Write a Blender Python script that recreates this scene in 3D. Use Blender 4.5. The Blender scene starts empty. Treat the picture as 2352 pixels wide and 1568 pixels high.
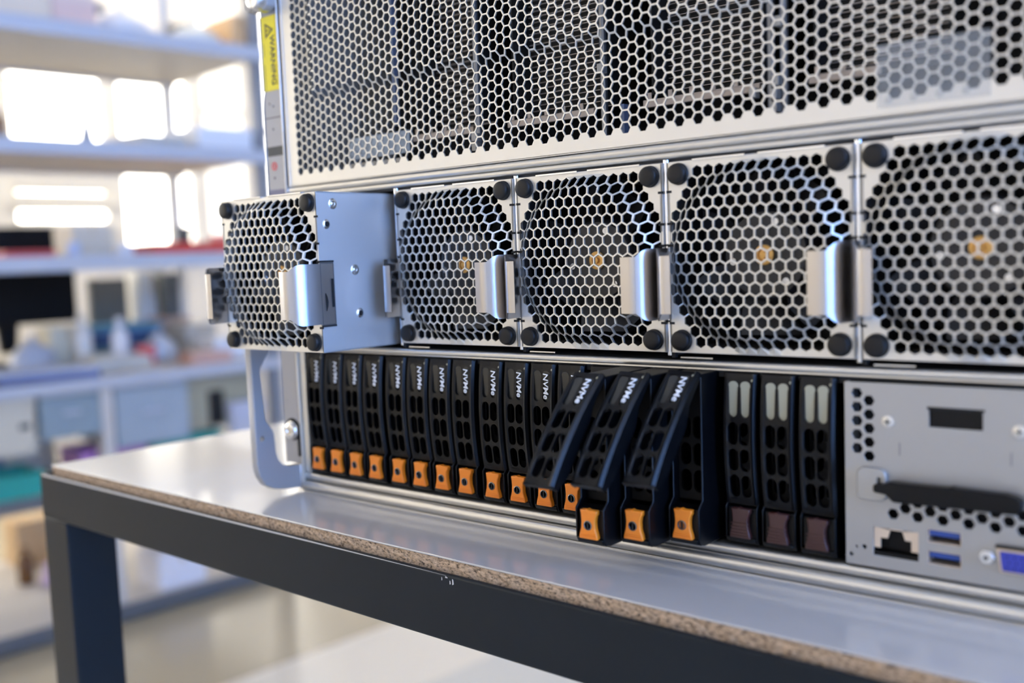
import bpy, bmesh, math, random
from mathutils import Vector, Matrix
random.seed(7)
C = bpy.context.scene.collection
MM = 0.001
rad = math.radians

# ------------------------------------------------------------ camera, light, exposure
RIGHT = Vector((0.770766, 0.635953, -0.038523)); UP = Vector((-0.024378, 0.089859, 0.995656)); FWD = Vector((-0.636652, 0.766479, -0.084763))
cd = bpy.data.cameras.new('camera'); cam = bpy.data.objects.new('camera', cd); C.objects.link(cam)
m = Matrix((RIGHT, UP, -FWD)).transposed().to_4x4()
m.translation = Vector((494.194488, -392.860560, 142.345708)) * MM
cam.matrix_world = m
cd.sensor_width = 36; cd.sensor_fit = 'HORIZONTAL'; cd.lens = 35.0
cd.clip_start = 0.02; cd.clip_end = 60
cd.dof.use_dof = True; cd.dof.focus_distance = 0.488; cd.dof.aperture_fstop = 4.5
cd.dof.aperture_blades = 0
sc = bpy.context.scene
sc.camera = cam
sc.view_settings.view_transform = 'Standard'; sc.view_settings.look = 'None'
sc.view_settings.gamma = 1; sc.view_settings.use_curve_mapping = False
sc.view_settings.exposure = -0.12
w = bpy.data.worlds.new('world'); sc.world = w; w.use_nodes = True
w.node_tree.nodes['Background'].inputs[0].default_value = (.75, .85, 1, 1)
w.node_tree.nodes['Background'].inputs[1].default_value = 0.6
PANE_LEFT = 8.0      # brightness of the daylight in the left-hand windows
PANE_RIGHT = 16     # and in the right-hand ones (bluer, open sky)
FILL_LAMP = 27.0  # glow of the ceiling lamps added out of view
FILL_FRONT = 1.0     # glow of unseen windows added behind the camera, warm fill for the fronts

# room frame: s runs along the left wall, t runs towards it, turned 5 degrees from the server
RO = Vector((-2196, 765, 0)); RU = Vector((.08716, .99619, 0)); RN = Vector((-.99619, .08716, 0))
RZ = math.atan2(-.08716, .99619)
def rp(s, t, z): return RO + RU * s + RN * t + Vector((0, 0, z))

# ------------------------------------------------------------ materials
def mat(name, col, rough=.5, metal=0, noise=0, nscale=30, bump=0, bscale=200, coat=0, emit=None, estr=0, alpha=1, spec=.5, stretch=None, trans=0):
    M = bpy.data.materials.new(name); M.use_nodes = True
    nt = M.node_tree; b = nt.nodes['Principled BSDF']
    b.inputs['Base Color'].default_value = (*col, 1); b.inputs['Roughness'].default_value = rough
    b.inputs['Metallic'].default_value = metal; b.inputs['Coat Weight'].default_value = coat
    b.inputs['Specular IOR Level'].default_value = spec
    b.inputs['Alpha'].default_value = alpha; b.inputs['Transmission Weight'].default_value = trans
    if emit: b.inputs['Emission Color'].default_value = (*emit, 1); b.inputs['Emission Strength'].default_value = estr
    if noise or bump:
        tc = nt.nodes.new('ShaderNodeTexCoord'); mp = nt.nodes.new('ShaderNodeMapping')
        nt.links.new(tc.outputs['Object'], mp.inputs[0])
        if stretch: mp.inputs['Scale'].default_value = stretch
    if noise:
        n = nt.nodes.new('ShaderNodeTexNoise'); n.inputs['Scale'].default_value = nscale; n.inputs['Detail'].default_value = 5
        nt.links.new(mp.outputs[0], n.inputs['Vector'])
        mx = nt.nodes.new('ShaderNodeMix'); mx.data_type = 'RGBA'
        mx.inputs['A'].default_value = (*[c * (1 - noise) for c in col], 1)
        mx.inputs['B'].default_value = (*[min(1, c * (1 + noise)) for c in col], 1)
        nt.links.new(n.outputs['Fac'], mx.inputs['Factor']); nt.links.new(mx.outputs['Result'], b.inputs['Base Color'])
    if bump:
        n2 = nt.nodes.new('ShaderNodeTexNoise'); n2.inputs['Scale'].default_value = bscale; n2.inputs['Detail'].default_value = 4
        nt.links.new(mp.outputs[0], n2.inputs['Vector'])
        bp = nt.nodes.new('ShaderNodeBump'); bp.inputs['Strength'].default_value = bump; bp.inputs['Distance'].default_value = .0004
        nt.links.new(n2.outputs['Fac'], bp.inputs['Height']); nt.links.new(bp.outputs['Normal'], b.inputs['Normal'])
    return M
M = {}
M['zinc'] = mat('zinc_plated_steel', (.68, .66, .61), .42, .75, noise=.05, nscale=60, bump=.05, bscale=900)
M['zinc_side'] = mat('galvanised_side_sheet', (.56, .57, .58), .42, .6, noise=.05, nscale=12, bump=.03, bscale=500)
M['polish'] = mat('polished_spring_steel', (.50, .48, .47), .3, 1, bump=.12, bscale=260, stretch=(1, 1, .06))
M['bright'] = mat('bright_steel', (.72, .73, .75), .22, 1)
M['rail'] = mat('brushed_rail_steel', (.60, .59, .56), .33, .9, bump=.05, bscale=300)
M['steel_dark'] = mat('dark_plate_steel', (.25, .26, .28), .3, .9)
M['rubber'] = mat('black_rubber', (.006, .006, .007), .42, spec=.3)
M['plastic'] = mat('black_plastic', (.0018, .002, .0028), .34, spec=.24, bump=.03, bscale=900)
M['plastic_in'] = mat('black_plastic_matte', (.0015, .0015, .002), .6, spec=.2)
M['void'] = mat('black_interior', (.004, .004, .005), .8)
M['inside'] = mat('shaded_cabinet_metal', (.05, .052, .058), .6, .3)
M['orange'] = mat('orange_plastic', (.82, .23, .014), .4, noise=.05, nscale=90)
M['maroon'] = mat('maroon_plastic', (.055, .018, .016), .35)
M['screw'] = mat('dark_screw_steel', (.16, .17, .18), .35, .9)
M['pipe_dark'] = mat('smoky_light_pipe', (.02, .021, .019), .2)
M['pipe_pale'] = mat('clear_light_pipe', (.36, .35, .26), .3)
M['white_print'] = mat('white_print', (.85, .86, .88), .5)
M['gold'] = mat('brass_bearing', (.75, .42, .12), .35, .6)
M['fanblade'] = mat('fan_blade_plastic', (.012, .012, .014), .35)
M['fin'] = mat('heatsink_fin', (.60, .54, .50), .45, .6)
M['findark'] = mat('heatsink_core', (.004, .004, .004), .7)
M['beige'] = mat('beige_card_bracket', (.50, .42, .35), .5, .2)
M['pale_blue'] = mat('pale_blue_card', (.36, .43, .50), .4)
M['deep_blue'] = mat('blue_side_strip', (.10, .14, .24), .45)
M['grey_ear'] = mat('grey_painted_ear', (.36, .355, .36), .45, .2, noise=.03, nscale=40)
M['yellow'] = mat('yellow_label', (.80, .66, .01), .25, coat=.6)
M['ink'] = mat('label_ink', (.03, .025, .01), .5)
M['red'] = mat('red_print', (.65, .05, .06), .4)
M['greymark'] = mat('charcoal_band', (.035, .04, .045), .5)
M['film'] = mat('cloudy_film', (.62, .64, .64), .35, alpha=.15)
M['plate'] = mat('panel_painted_steel', (.40, .395, .38), .42, .55, noise=.03, nscale=30)
M['usb_blue'] = mat('blue_port_plastic', (.025, .07, .30), .4)
M['vga_blue'] = mat('violet_blue_port_plastic', (.035, .05, .38), .4)
M['cream_metal'] = mat('warm_tinted_port_shell', (.72, .60, .48), .35, .6)
M['laminate'] = mat('grey_white_laminate', (.52, .50, .475), .2, noise=.06, nscale=3, coat=.3, bump=.02, bscale=60, stretch=(.35, 1.6, 1))
M['frame'] = mat('dark_blue_grey_paint', (.0045, .0085, .0130), .48, spec=.22, noise=.12, nscale=18, bump=.05, bscale=120)
M['chip_and_highlight'] = mat('chipped_paint_and_highlight', (.55, .52, .48), .6)
# room
M['wall'] = mat('white_wall_paint', (.82, .80, .76), .8)
M['wall_warm'] = mat('warm_wall_paint', (.82, .74, .60), .8)
M['ceil'] = mat('white_ceiling', (.85, .84, .82), .9)
M['floor'] = mat('grey_beige_floor', (.52, .455, .33), .25, noise=.05, nscale=1.5)
M['pane_l'] = mat('daylit_pane', (.9, .9, .9), .5, emit=(1, .95, .84), estr=PANE_LEFT)
M['pane_s'] = mat('frosted_pane', (.9, .9, .88), .5, emit=(1, .95, .86), estr=1.25)
M['pane_r'] = mat('sky_lit_pane', (.8, .85, .9), .5, emit=(.18, .41, 1), estr=PANE_RIGHT)
M['fill_f'] = mat('warm_fill_pane', (.9, .88, .84), .5, emit=(1, .84, .62), estr=FILL_FRONT)
M['lamp'] = mat('fill_lamp_tube', (.9, .9, .9), .5, emit=(1, .88, .66), estr=FILL_LAMP)
M['shelf_edge'] = mat('pale_blue_shelf_lip', (.50, .53, .60), .4)
M['shelf_under'] = mat('grey_shelf_board', (.62, .59, .56), .6)
M['shaded_lip'] = mat('shade_darkened_lip', (.13, .14, .16), .5)  # darker lip colour standing in for the shade under the desk
M['post_blue'] = mat('slate_blue_post', (.22, .24, .28), .45)
def flat(name, c, r=.6): return mat(name, c, r, noise=.06, nscale=8)
def particle():
    P = bpy.data.materials.new('particle_board_edge'); P.use_nodes = True
    nt = P.node_tree; b = nt.nodes['Principled BSDF']; b.inputs['Roughness'].default_value = .85
    tc = nt.nodes.new('ShaderNodeTexCoord'); n = nt.nodes.new('ShaderNodeTexNoise'); n.inputs['Scale'].default_value = 900
    n.inputs['Detail'].default_value = 6; n.inputs['Roughness'].default_value = .7
    mp = nt.nodes.new('ShaderNodeMapping'); mp.inputs['Scale'].default_value = (.5, 1, 1)
    nt.links.new(tc.outputs['Object'], mp.inputs[0]); nt.links.new(mp.outputs[0], n.inputs['Vector'])
    r = nt.nodes.new('ShaderNodeValToRGB'); e = r.color_ramp.elements
    e[0].position = .36; e[0].color = (.05, .03, .018, 1); e[1].position = .62; e[1].color = (.74, .53, .34, 1)
    k = r.color_ramp.elements.new(.47); k.color = (.50, .35, .22, 1)
    nt.links.new(n.outputs['Fac'], r.inputs[0]); nt.links.new(r.outputs[0], b.inputs['Base Color'])
    bp = nt.nodes.new('ShaderNodeBump'); bp.inputs['Strength'].default_value = .8; bp.inputs['Distance'].default_value = .0006
    nt.links.new(n.outputs['Fac'], bp.inputs['Height']); nt.links.new(bp.outputs[0], b.inputs['Normal'])
    return P
M['particle'] = particle()

# ------------------------------------------------------------ helpers (all sizes in millimetres)
class MB:
    def __init__(s): s.v = []; s.f = []
    def add(s, vs, fs):
        o = len(s.v); s.v += [tuple(v) for v in vs]; s.f += [tuple(i + o for i in f) for f in fs]; return s
    def box(s, x0, x1, y0, y1, z0, z1):
        return s.add([(x, y, z) for z in (z0, z1) for y in (y0, y1) for x in (x0, x1)],
                     [(0, 2, 3, 1), (4, 5, 7, 6), (0, 1, 5, 4), (2, 6, 7, 3), (0, 4, 6, 2), (1, 3, 7, 5)])
    def prism(s, poly, axis, a, b):
        """poly: 2D points; axis x: (y,z), y: (x,z), z: (x,y)"""
        def P(p, h): return {'x': (h, p[0], p[1]), 'y': (p[0], h, p[1]), 'z': (p[0], p[1], h)}[axis]
        n = len(poly)
        return s.add([P(p, a) for p in poly] + [P(p, b) for p in poly],
                     [tuple(range(n))[::-1], tuple(range(n, 2 * n))] + [(i, (i + 1) % n, n + (i + 1) % n, n + i) for i in range(n)])
    def lathe(s, c, axis, prof, n=20):
        """prof: (radius, height along axis) pairs; closed with caps"""
        vs = []; fs = []
        for r, h in prof:
            for i in range(n):
                a = 2 * math.pi * i / n; p, q_ = r * math.cos(a), r * math.sin(a)
                vs.append({'x': (c[0] + h, c[1] + p, c[2] + q_), 'y': (c[0] + p, c[1] + h, c[2] + q_), 'z': (c[0] + p, c[1] + q_, c[2] + h)}[axis])
        for j in range(len(prof) - 1):
            for i in range(n):
                fs.append((j * n + i, j * n + (i + 1) % n, (j + 1) * n + (i + 1) % n, (j + 1) * n + i))
        fs += [tuple(range(n))[::-1], tuple(range((len(prof) - 1) * n, len(prof) * n))]
        return s.add(vs, fs)
    def cyl(s, c, axis, r, h0, h1, n=20): return s.lathe(c, axis, [(r, h0), (r, h1)], n)
    def strip(s, prof, z0, z1, th=.6):
        """a bent sheet: open profile in (x,y) given a thickness, standing from z0 to z1 (z may be a function of the index)"""
        n = len(prof); L = []
        for i in range(n):
            a = prof[max(i - 1, 0)]; b = prof[min(i + 1, n - 1)]
            d = Vector((b[0] - a[0], b[1] - a[1])).normalized(); L.append((prof[i][0] - d.y * th, prof[i][1] + d.x * th))
        def Z(i): return (z0(i), z1(i)) if callable(z0) else (z0, z1)
        vs = []
        for i in range(n):
            a, b = Z(i)
            vs += [(prof[i][0], prof[i][1], a), (prof[i][0], prof[i][1], b), (L[i][0], L[i][1], b), (L[i][0], L[i][1], a)]
        fs = [(0, 1, 2, 3), tuple(4 * (n - 1) + k for k in (3, 2, 1, 0))]
        for i in range(n - 1):
            for k in range(4): fs.append((4 * i + k, 4 * i + 4 + k, 4 * i + 4 + (k + 1) % 4, 4 * i + (k + 1) % 4))
        return s.add(vs, fs)
    def mesh(s, name, mt, smooth=False, fn=None):
        me = bpy.data.meshes.new(name)
        vs = [fn(*v) for v in s.v] if fn else s.v
        me.from_pydata([(x * MM, y * MM, z * MM) for x, y, z in vs], [], s.f)
        b = bmesh.new(); b.from_mesh(me); bmesh.ops.recalc_face_normals(b, faces=b.faces); b.to_mesh(me); b.free()
        me.materials.append(mt)
        if smooth:
            for p in me.polygons: p.use_smooth = True
        return me
    def build(s, name, mt, parent=None, bev=0, smooth=False, fn=None, seg=2, shade=40):
        me = s.mesh(name, mt, smooth or bev > 0, fn)
        o = bpy.data.objects.new(name, me); C.objects.link(o)
        if parent: o.parent = parent
        if bev:
            md = o.modifiers.new('bevel', 'BEVEL'); md.width = bev * MM; md.segments = seg; md.limit_method = 'ANGLE'; md.angle_limit = rad(35)
        if smooth or bev: me.set_sharp_from_angle(angle=rad(shade))
        return o
def tag(o, label=None, cat=None, group=None, kind=None):
    for k, v in (('label', label), ('category', cat), ('group', group), ('kind', kind)):
        if v: o[k] = v
    return o
def empty(name, loc=(0, 0, 0), rz=0, label=None, cat=None, group=None):
    o = bpy.data.objects.new(name, None); C.objects.link(o); o.empty_display_size = .02
    o.location = Vector(loc) * MM; o.rotation_euler = (0, 0, rz); return tag(o, label, cat, group)
def copy_tree(o, parent=None):
    c = o.copy(); C.objects.link(c); c.parent = parent
    for ch in list(o.children): copy_tree(ch, c)
    return c
def ngon(cx, cz, r, n=6, ph=0, sx=1): return [(cx + sx * r * math.cos(ph + 2 * math.pi * i / n), cz + r * math.sin(ph + 2 * math.pi * i / n)) for i in range(n)]
def rrect(x0, x1, z0, z1, r, n=4):
    P = []
    for cx, cz, a in ((x1 - r, z1 - r, 0), (x0 + r, z1 - r, 90), (x0 + r, z0 + r, 180), (x1 - r, z0 + r, 270)):
        for i in range(n + 1):
            t = rad(a + 90 * i / n); P.append((cx + r * math.cos(t), cz + r * math.sin(t)))
    return P
def holed(name, outer, holes, th, mt, parent, plane='y', at=0, bev=.0):
    """a sheet with real cut-outs: filled 2D curve, extruded, turned into a mesh"""
    cu = bpy.data.curves.new(name, 'CURVE'); cu.dimensions = '2D'; cu.fill_mode = 'BOTH'
    cu.extrude = th / 2 * MM; cu.bevel_depth = bev * MM; cu.bevel_resolution = 1
    for pl in [outer] + list(holes):
        sp = cu.splines.new('POLY'); sp.points.add(len(pl) - 1); sp.use_cyclic_u = True
        for p, (x, z) in zip(sp.points, pl): p.co = (x * MM, z * MM, 0, 1)
    t = bpy.data.objects.new('tmp', cu); C.objects.link(t)
    dg = bpy.context.evaluated_depsgraph_get(); me = bpy.data.meshes.new_from_object(t.evaluated_get(dg))
    bpy.data.objects.remove(t); me.name = name; me.materials.clear(); me.materials.append(mt)
    for v in me.vertices:
        a, b, c = v.co
        v.co = (a, at * MM + c, b) if plane == 'y' else (at * MM + c, a, b)
    b = bmesh.new(); b.from_mesh(me); bmesh.ops.remove_doubles(b, verts=b.verts, dist=1e-7); bmesh.ops.recalc_face_normals(b, faces=b.faces); b.to_mesh(me); b.free()
    o = bpy.data.objects.new(name, me); C.objects.link(o); o.parent = parent; return o
def text_mesh(name, s, size, bold=.0, th=.1):
    cu = bpy.data.curves.new(name, 'FONT'); cu.body = s; cu.size = size * MM; cu.offset = bold * MM; cu.extrude = th * MM
    cu.align_x = 'CENTER'; cu.align_y = 'CENTER'
    t = bpy.data.objects.new('tmp', cu); C.objects.link(t)
    dg = bpy.context.evaluated_depsgraph_get(); me = bpy.data.meshes.new_from_object(t.evaluated_get(dg)); bpy.data.objects.remove(t)
    me.name = name; return me
def place_text(name, s, size, mt, parent, x, y, z, bold=0, th=.1, sx=1, slant=0, fn=None):
    """lettering on a front (x,z) face, read from top to bottom"""
    me = text_mesh(name, s, size, bold, th); me.materials.clear(); me.materials.append(mt)
    for v in me.vertices:
        a, b, c = v.co; a = a * sx + slant * b
        X, Y, Z = x * MM + b, y * MM - c, z * MM - a
        if fn: X, Y, Z = [k * MM for k in fn(X / MM, Y / MM, Z / MM)]
        v.co = (X, Y, Z)
    o = bpy.data.objects.new(name, me); C.objects.link(o); o.parent = parent; return o

def hexsheet(x0, x1, z0, z1, cx, cz, pitch, pointy, hole, yfun, rh, th, pw=None):
    """perforated sheet: honeycomb lattice over a rectangle; hole(i,j,x,z) says which cells are punched"""
    mb = MB(); idx = {}
    R = pitch / math.sqrt(3)
    def V(x, z, off=0):
        x = min(max(x, x0), x1); z = min(max(z, z0), z1)
        k = (round(x, 2), round(z, 2), off)
        if k not in idx: idx[k] = len(mb.v); mb.v.append((x, yfun(x, z) + off, z))
        return idx[k]
    step = pitch * math.sqrt(3) / 2
    na = int(max(x1 - x0, z1 - z0) / step) + 4
    for j in range(-na, na + 1):
        for i in range(-na, na + 1):
            if pointy: X = cx + (i + (.5 if j % 2 else 0)) * pitch; Z = cz + j * step
            else: X = cx + i * step; Z = cz + (j + (.5 if i % 2 else 0)) * pitch
            if X < x0 - pitch or X > x1 + pitch or Z < z0 - pitch or Z > z1 + pitch: continue
            ph = 30 if pointy else 0
            oc = [(X + R * math.cos(rad(ph + 60 * k)), Z + R * math.sin(rad(ph + 60 * k))) for k in range(6)]
            o = [V(*p) for p in oc]
            if hole(i, j, X, Z):
                ic = [(X + rh * math.cos(rad(ph + 60 * k)), Z + rh * math.sin(rad(ph + 60 * k))) for k in range(6)]
                a = []; b = []
                for p in ic: a.append(V(*p)); b.append(V(p[0], p[1], th))
                for k in range(6):
                    l = (k + 1) % 6
                    mb.f.append((o[k], o[l], a[l], a[k])); mb.f.append((a[k], a[l], b[l], b[k]))
            else:
                u = []
                for q_ in o:
                    if q_ not in u: u.append(q_)
                if len(u) > 2:
                    P = [mb.v[q_] for q_ in u]
                    ar = sum(P[k][0] * P[(k + 1) % len(P)][2] - P[(k + 1) % len(P)][0] * P[k][2] for k in range(len(P)))
                    if abs(ar) > .02: mb.f.append(tuple(u))
    return mb

def slotplate(mb, cells, fn_y, depth, floor=False, n=20):
    """fills each cell rectangle with a sheet that carries one rounded slot (front ring + inner wall [+ floor])
    cells: (x0,x1,z0,z1, hx0,hx1,hz0,hz1 or None)"""
    for x0, x1, z0, z1, H in cells:
        if H is None:
            mb.add([(x0, 0, z0), (x1, 0, z0), (x1, 0, z1), (x0, 0, z1)], [(0, 1, 2, 3)]); continue
        hx0, hx1, hz0, hz1 = H
        cx, cz = (hx0 + hx1) / 2, (hz0 + hz1) / 2; r = (hx1 - hx0) / 2; L = (hz1 - hz0) / 2 - r
        inner = []
        m_ = n // 2
        for k in range(m_ + 1): a = rad(180 * k / m_); inner.append((cx + r * math.cos(a), cz + max(L, 0) + r * math.sin(a)))
        for k in range(m_ + 1): a = rad(180 + 180 * k / m_); inner.append((cx + r * math.cos(a), cz - max(L, 0) + r * math.sin(a)))
        def outp(p):
            fx = min(max((p[0] - cx) / r, -1), 1); fz = (p[1] - cz) / (L + r)
            mm = max(abs(fx), abs(fz)); X = cx + (fx / mm) * ((x1 - cx) if fx > 0 else (cx - x0)); Z = cz + (fz / mm) * ((z1 - cz) if fz > 0 else (cz - z0))
            return X, Z
        N = len(inner); out = [outp(p) for p in inner]
        cs = [(x1, z1), (x0, z1), (x0, z0), (x1, z0)]
        for c_ in cs:
            b_ = min(range(N), key=lambda k: (out[k][0] - c_[0]) ** 2 + (out[k][1] - c_[1]) ** 2); out[b_] = c_
        vs = [(x, 0, z) for x, z in out] + [(x, 0, z) for x, z in inner] + [(x, depth, z) for x, z in inner]
        fs = []
        for k in range(N):
            l = (k + 1) % N; fs += [(k, l, N + l, N + k), (N + k, N + l, 2 * N + l, 2 * N + k)]
        if floor: fs.append(tuple(range(2 * N, 3 * N)))
        mb.add(vs, fs)
    mb.v = [(x, y + fn_y(x, z), z) for x, y, z in mb.v]
    return mb

# ============================================================ ROOM
def rbox(name, s0, s1, t0, t1, z0, z1, mt):
    """a box aligned with the room frame, as its own object"""
    o = MB().box(s0, s1, -t1, -t0, z0, z1).build(name, mt)
    o.matrix_world = ROOM; return o
ROOM = Matrix.Translation(RO * MM) @ Matrix(((RU.x, -RN.x, 0, 0), (RU.y, -RN.y, 0, 0), (0, 0, 1, 0), (0, 0, 0, 1)))
# in this frame local x = s, local y = -t
S0, S1, T0, T1, ZF, ZC = -4600, 6000, -6600, 2800, -870, 2100
fl = rbox('floor', S0, S1, T0, T1, ZF - 40, ZF, M['floor']); fl['kind'] = 'structure'
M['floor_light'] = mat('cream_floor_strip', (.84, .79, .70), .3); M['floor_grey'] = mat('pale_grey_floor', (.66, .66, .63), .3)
for n_, (ta, tb, m_) in enumerate(((-990, -610, 'floor_light'), (T0, -990, 'floor_grey'))):  # two paler strips across the floor, cream then pale grey
    o_ = rbox('floor_strip_%d' % (n_ + 1), S0, S1, ta, tb, ZF, ZF + 2, M[m_]); o_['kind'] = 'structure'
ce = rbox('ceiling', S0, S1, T0, T1, ZC, ZC + 40, M['ceil']); ce['kind'] = 'structure'
def wall(name, along_s, fixed, a0, a1, openings, mt, th=100):
    """wall with window openings: strips between and above/below them"""
    mb = MB(); cuts = sorted(openings)
    def bx(a, b, z0, z1):
        if b - a < 1 or z1 - z0 < 1: return
        lo, hi = (fixed, fixed + th) if fixed > -1 and along_s or (not along_s and fixed > 0) else (fixed - th, fixed)
        if along_s: mb.box(a, b, -hi, -lo, z0, z1)
        else: mb.box(lo, hi, -b, -a, z0, z1)
    p = a0
    for b0, b1, zs in cuts:
        bx(p, b0, ZF, ZC); zp = ZF
        for z0, z1 in zs: bx(b0, b1, zp, z0); zp = z1
        bx(b0, b1, zp, ZC); p = b1
    bx(p, a1, ZF, ZC)
    o = mb.build(name, mt); o.matrix_world = ROOM; o['kind'] = 'structure'; return o
WL = [(1000, 1560, 380, 1330), (1640, 2060, 150, 1330), (2130, 2440, 250, 1330), (2520, 2900, 100, 1330), (2050, 2500, 1480, 2000), (-3600, -1600, 100, 1500), (-1200, 500, 300, 1500)]
WL = sorted(WL)
def window(n, along_s, fixed, a0, a1, z0, z1, pane, nv=1, nh=1):
    r = bpy.data.objects.new('window_%d' % n, None); C.objects.link(r); r.matrix_world = ROOM; r['kind'] = 'structure'
    sg = 1 if fixed > 0 else -1
    def B(mb, a, b, d0, d1, zz0, zz1):
        if along_s: mb.box(a, b, -(fixed + sg * d1), -(fixed + sg * d0), zz0, zz1)
        else: mb.box(fixed + sg * d0, fixed + sg * d1, -b, -a, zz0, zz1)
    f = 35; fr = MB()
    B(fr, a0, a0 + f, 10, 80, z0, z1); B(fr, a1 - f, a1, 10, 80, z0, z1); B(fr, a0, a1, 10, 80, z0, z0 + f); B(fr, a0, a1, 10, 80, z1 - f, z1)
    for k in range(1, nv + 1):
        a = a0 + (a1 - a0) * k / (nv + 1); B(fr, a - 20, a + 20, 20, 70, z0, z1)
    for k in range(1, nh + 1):
        z = z0 + (z1 - z0) * k / (nh + 1); B(fr, a0, a1, 20, 70, z - 18, z + 18)
    fo = fr.build('window_frame', M['wall'], r)
    pm = MB(); B(pm, a0, a1, 50, 56, z0, z1); po = pm.build('window_pane', pane, r)
    sm = MB(); B(sm, a0 - 30, a1 + 30, -60, 10, z0 - 30, z0); sm.build('window_sill', M['wall'], r)
    return r
# merge overlapping spans: the upper window over two lower ones is kept separate on the wall by splitting it
WL = [(-3600, -1600, [(100, 1500)]), (-1200, 300, [(300, 1500)]), (1010, 1560, [(395, 520), (545, 625), (840, 1500)]), (1600, 2080, [(240, 1330)]), (2125, 2460, [(300, 1900)]), (2520, 2700, [(100, 1900)])]  # two low ribbon strips are made up, standing in for bright light bars
wall('wall_left', True, T1, S0, S1, WL, M['wall'])
n = 0
for a, b, zs in WL:
    for z0, z1 in zs:
        n += 1; window(n, True, T1, a, b, z0, z1, M['pane_s' if 2100 < a < 2500 else 'pane_l'], 0 if b - a < 600 else 2, 0 if z1 - z0 < 600 else 1)
WR = [(-2150, -850, [(-300, 2000)]), (-700, 600, [(-300, 2000)])]
wall('wall_right', True, T0, S0, S1, WR, M['wall'])
for n, (a, b, zs) in enumerate(WR): window(n + 11, True, T0, a, b, *zs[0], M['pane_r'], 1, 1)
wb = rbox('wall_back', S1, S1 + 100, T0, T1, ZF, ZC, M['wall_warm']); wb['kind'] = 'structure'
WF = [(-5600, -3600, [(0, 1700)]), (-2900, -900, [(0, 1700)]), (-200, 1800, [(0, 1700)])]  # unseen windows added behind the camera to warm the front faces
wall('wall_front', False, S0, T0, T1, WF, M['wall_warm'])
for n, (a, b, zs) in enumerate(WF): window(n + 21, False, S0, a, b, *zs[0], M['fill_f'], 1, 1)
for i, (s, t) in enumerate([(-2500, -4500), (-2500, 700), (-400, 900), (1500, 900), (3400, 900), (-400, 2100), (1500, 2100), (3400, 2100), (-400, -5000), (3000, -3500)]):  # unseen lamps, added mostly to brighten the background wall and shelves
    L = empty('ceiling_fill_lamp', (0, 0, 0)); L.matrix_world = ROOM
    h = MB().box(s - 620, s + 620, -t - 90, -t + 90, ZC - 60, ZC).build('fill_lamp_housing', M['wall'], L)
    for d in (-45, 45): MB().cyl((0, -t + d, ZC - 78), 'x', 16, s - 590, s + 590, 12).build('fill_lamp_tube', M['lamp'], L)
    tag(L, 'added twin tube ceiling lamp in white housing, hung unseen above the frame', 'lamp', 'added ceiling lamps')

# ============================================================ SHELVING AND BENCH IN THE BACKGROUND (room frame)
def at(name, s, t, z, label, cat, group=None, rz=0):
    """a thing standing on a background shelf; its parts are built with x along the shelf, y = 0 at its front, negative y towards the wall"""
    e = empty(name, label=label, cat=cat, group=group)
    e.matrix_world = ROOM @ Matrix.Translation(Vector((s, -t, z)) * MM) @ Matrix.Rotation(rz, 4, 'Z'); return e
K = {}
def col(name, c, r=.6):
    if name not in K: K[name] = flat(name, c, r)
    return K[name]
RK = at('shelving_unit', 0, 0, 0, 'tall white shelving bench with pale blue shelf edges behind the workbench', 'shelf')
RX0, RX1 = -760, 832
SH = [(827, 43, 590), (508, 42, 560), (192, 42, 560), (-151, 32, 760), (-455, 34, 620), (-812, 34, 760)]
for z, th, dp in SH:
    b = MB().box(RX0, RX1, -dp, -3, z - th * .7, z - 1).build('shelf_board', M['shelf_under'], RK)
    MB().box(RX0, RX1, -3, 3, z - th, z).build('shelf_lip', M['shelf_edge' if z > -300 else 'shaded_lip'], b, bev=2)
    MB().box(RX0, RX1, -dp - 3, -dp, z - th, z).build('shelf_lip', M['shelf_edge'], b)
for s in (RX0, RX1 - 40):
    for t, z1, pm in ((3, 1500, 'post_blue'), (600, 1500, 'wall'), (757, -183, 'post_blue')):
        MB().box(s, s + 40, -t - 38, -t, ZF, z1).build('post', M[pm], RK, bev=2)
MB().box(243, 275, -60, -8, -810, -184).build('post', M['shelf_under'], RK)
MB().box(RX0, RX1, -40, -6, -862, -846).build('shaded_foot_rail', M['shaded_lip'], RK)  # its dark colour stands in for the floor shadow below the shelf

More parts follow.
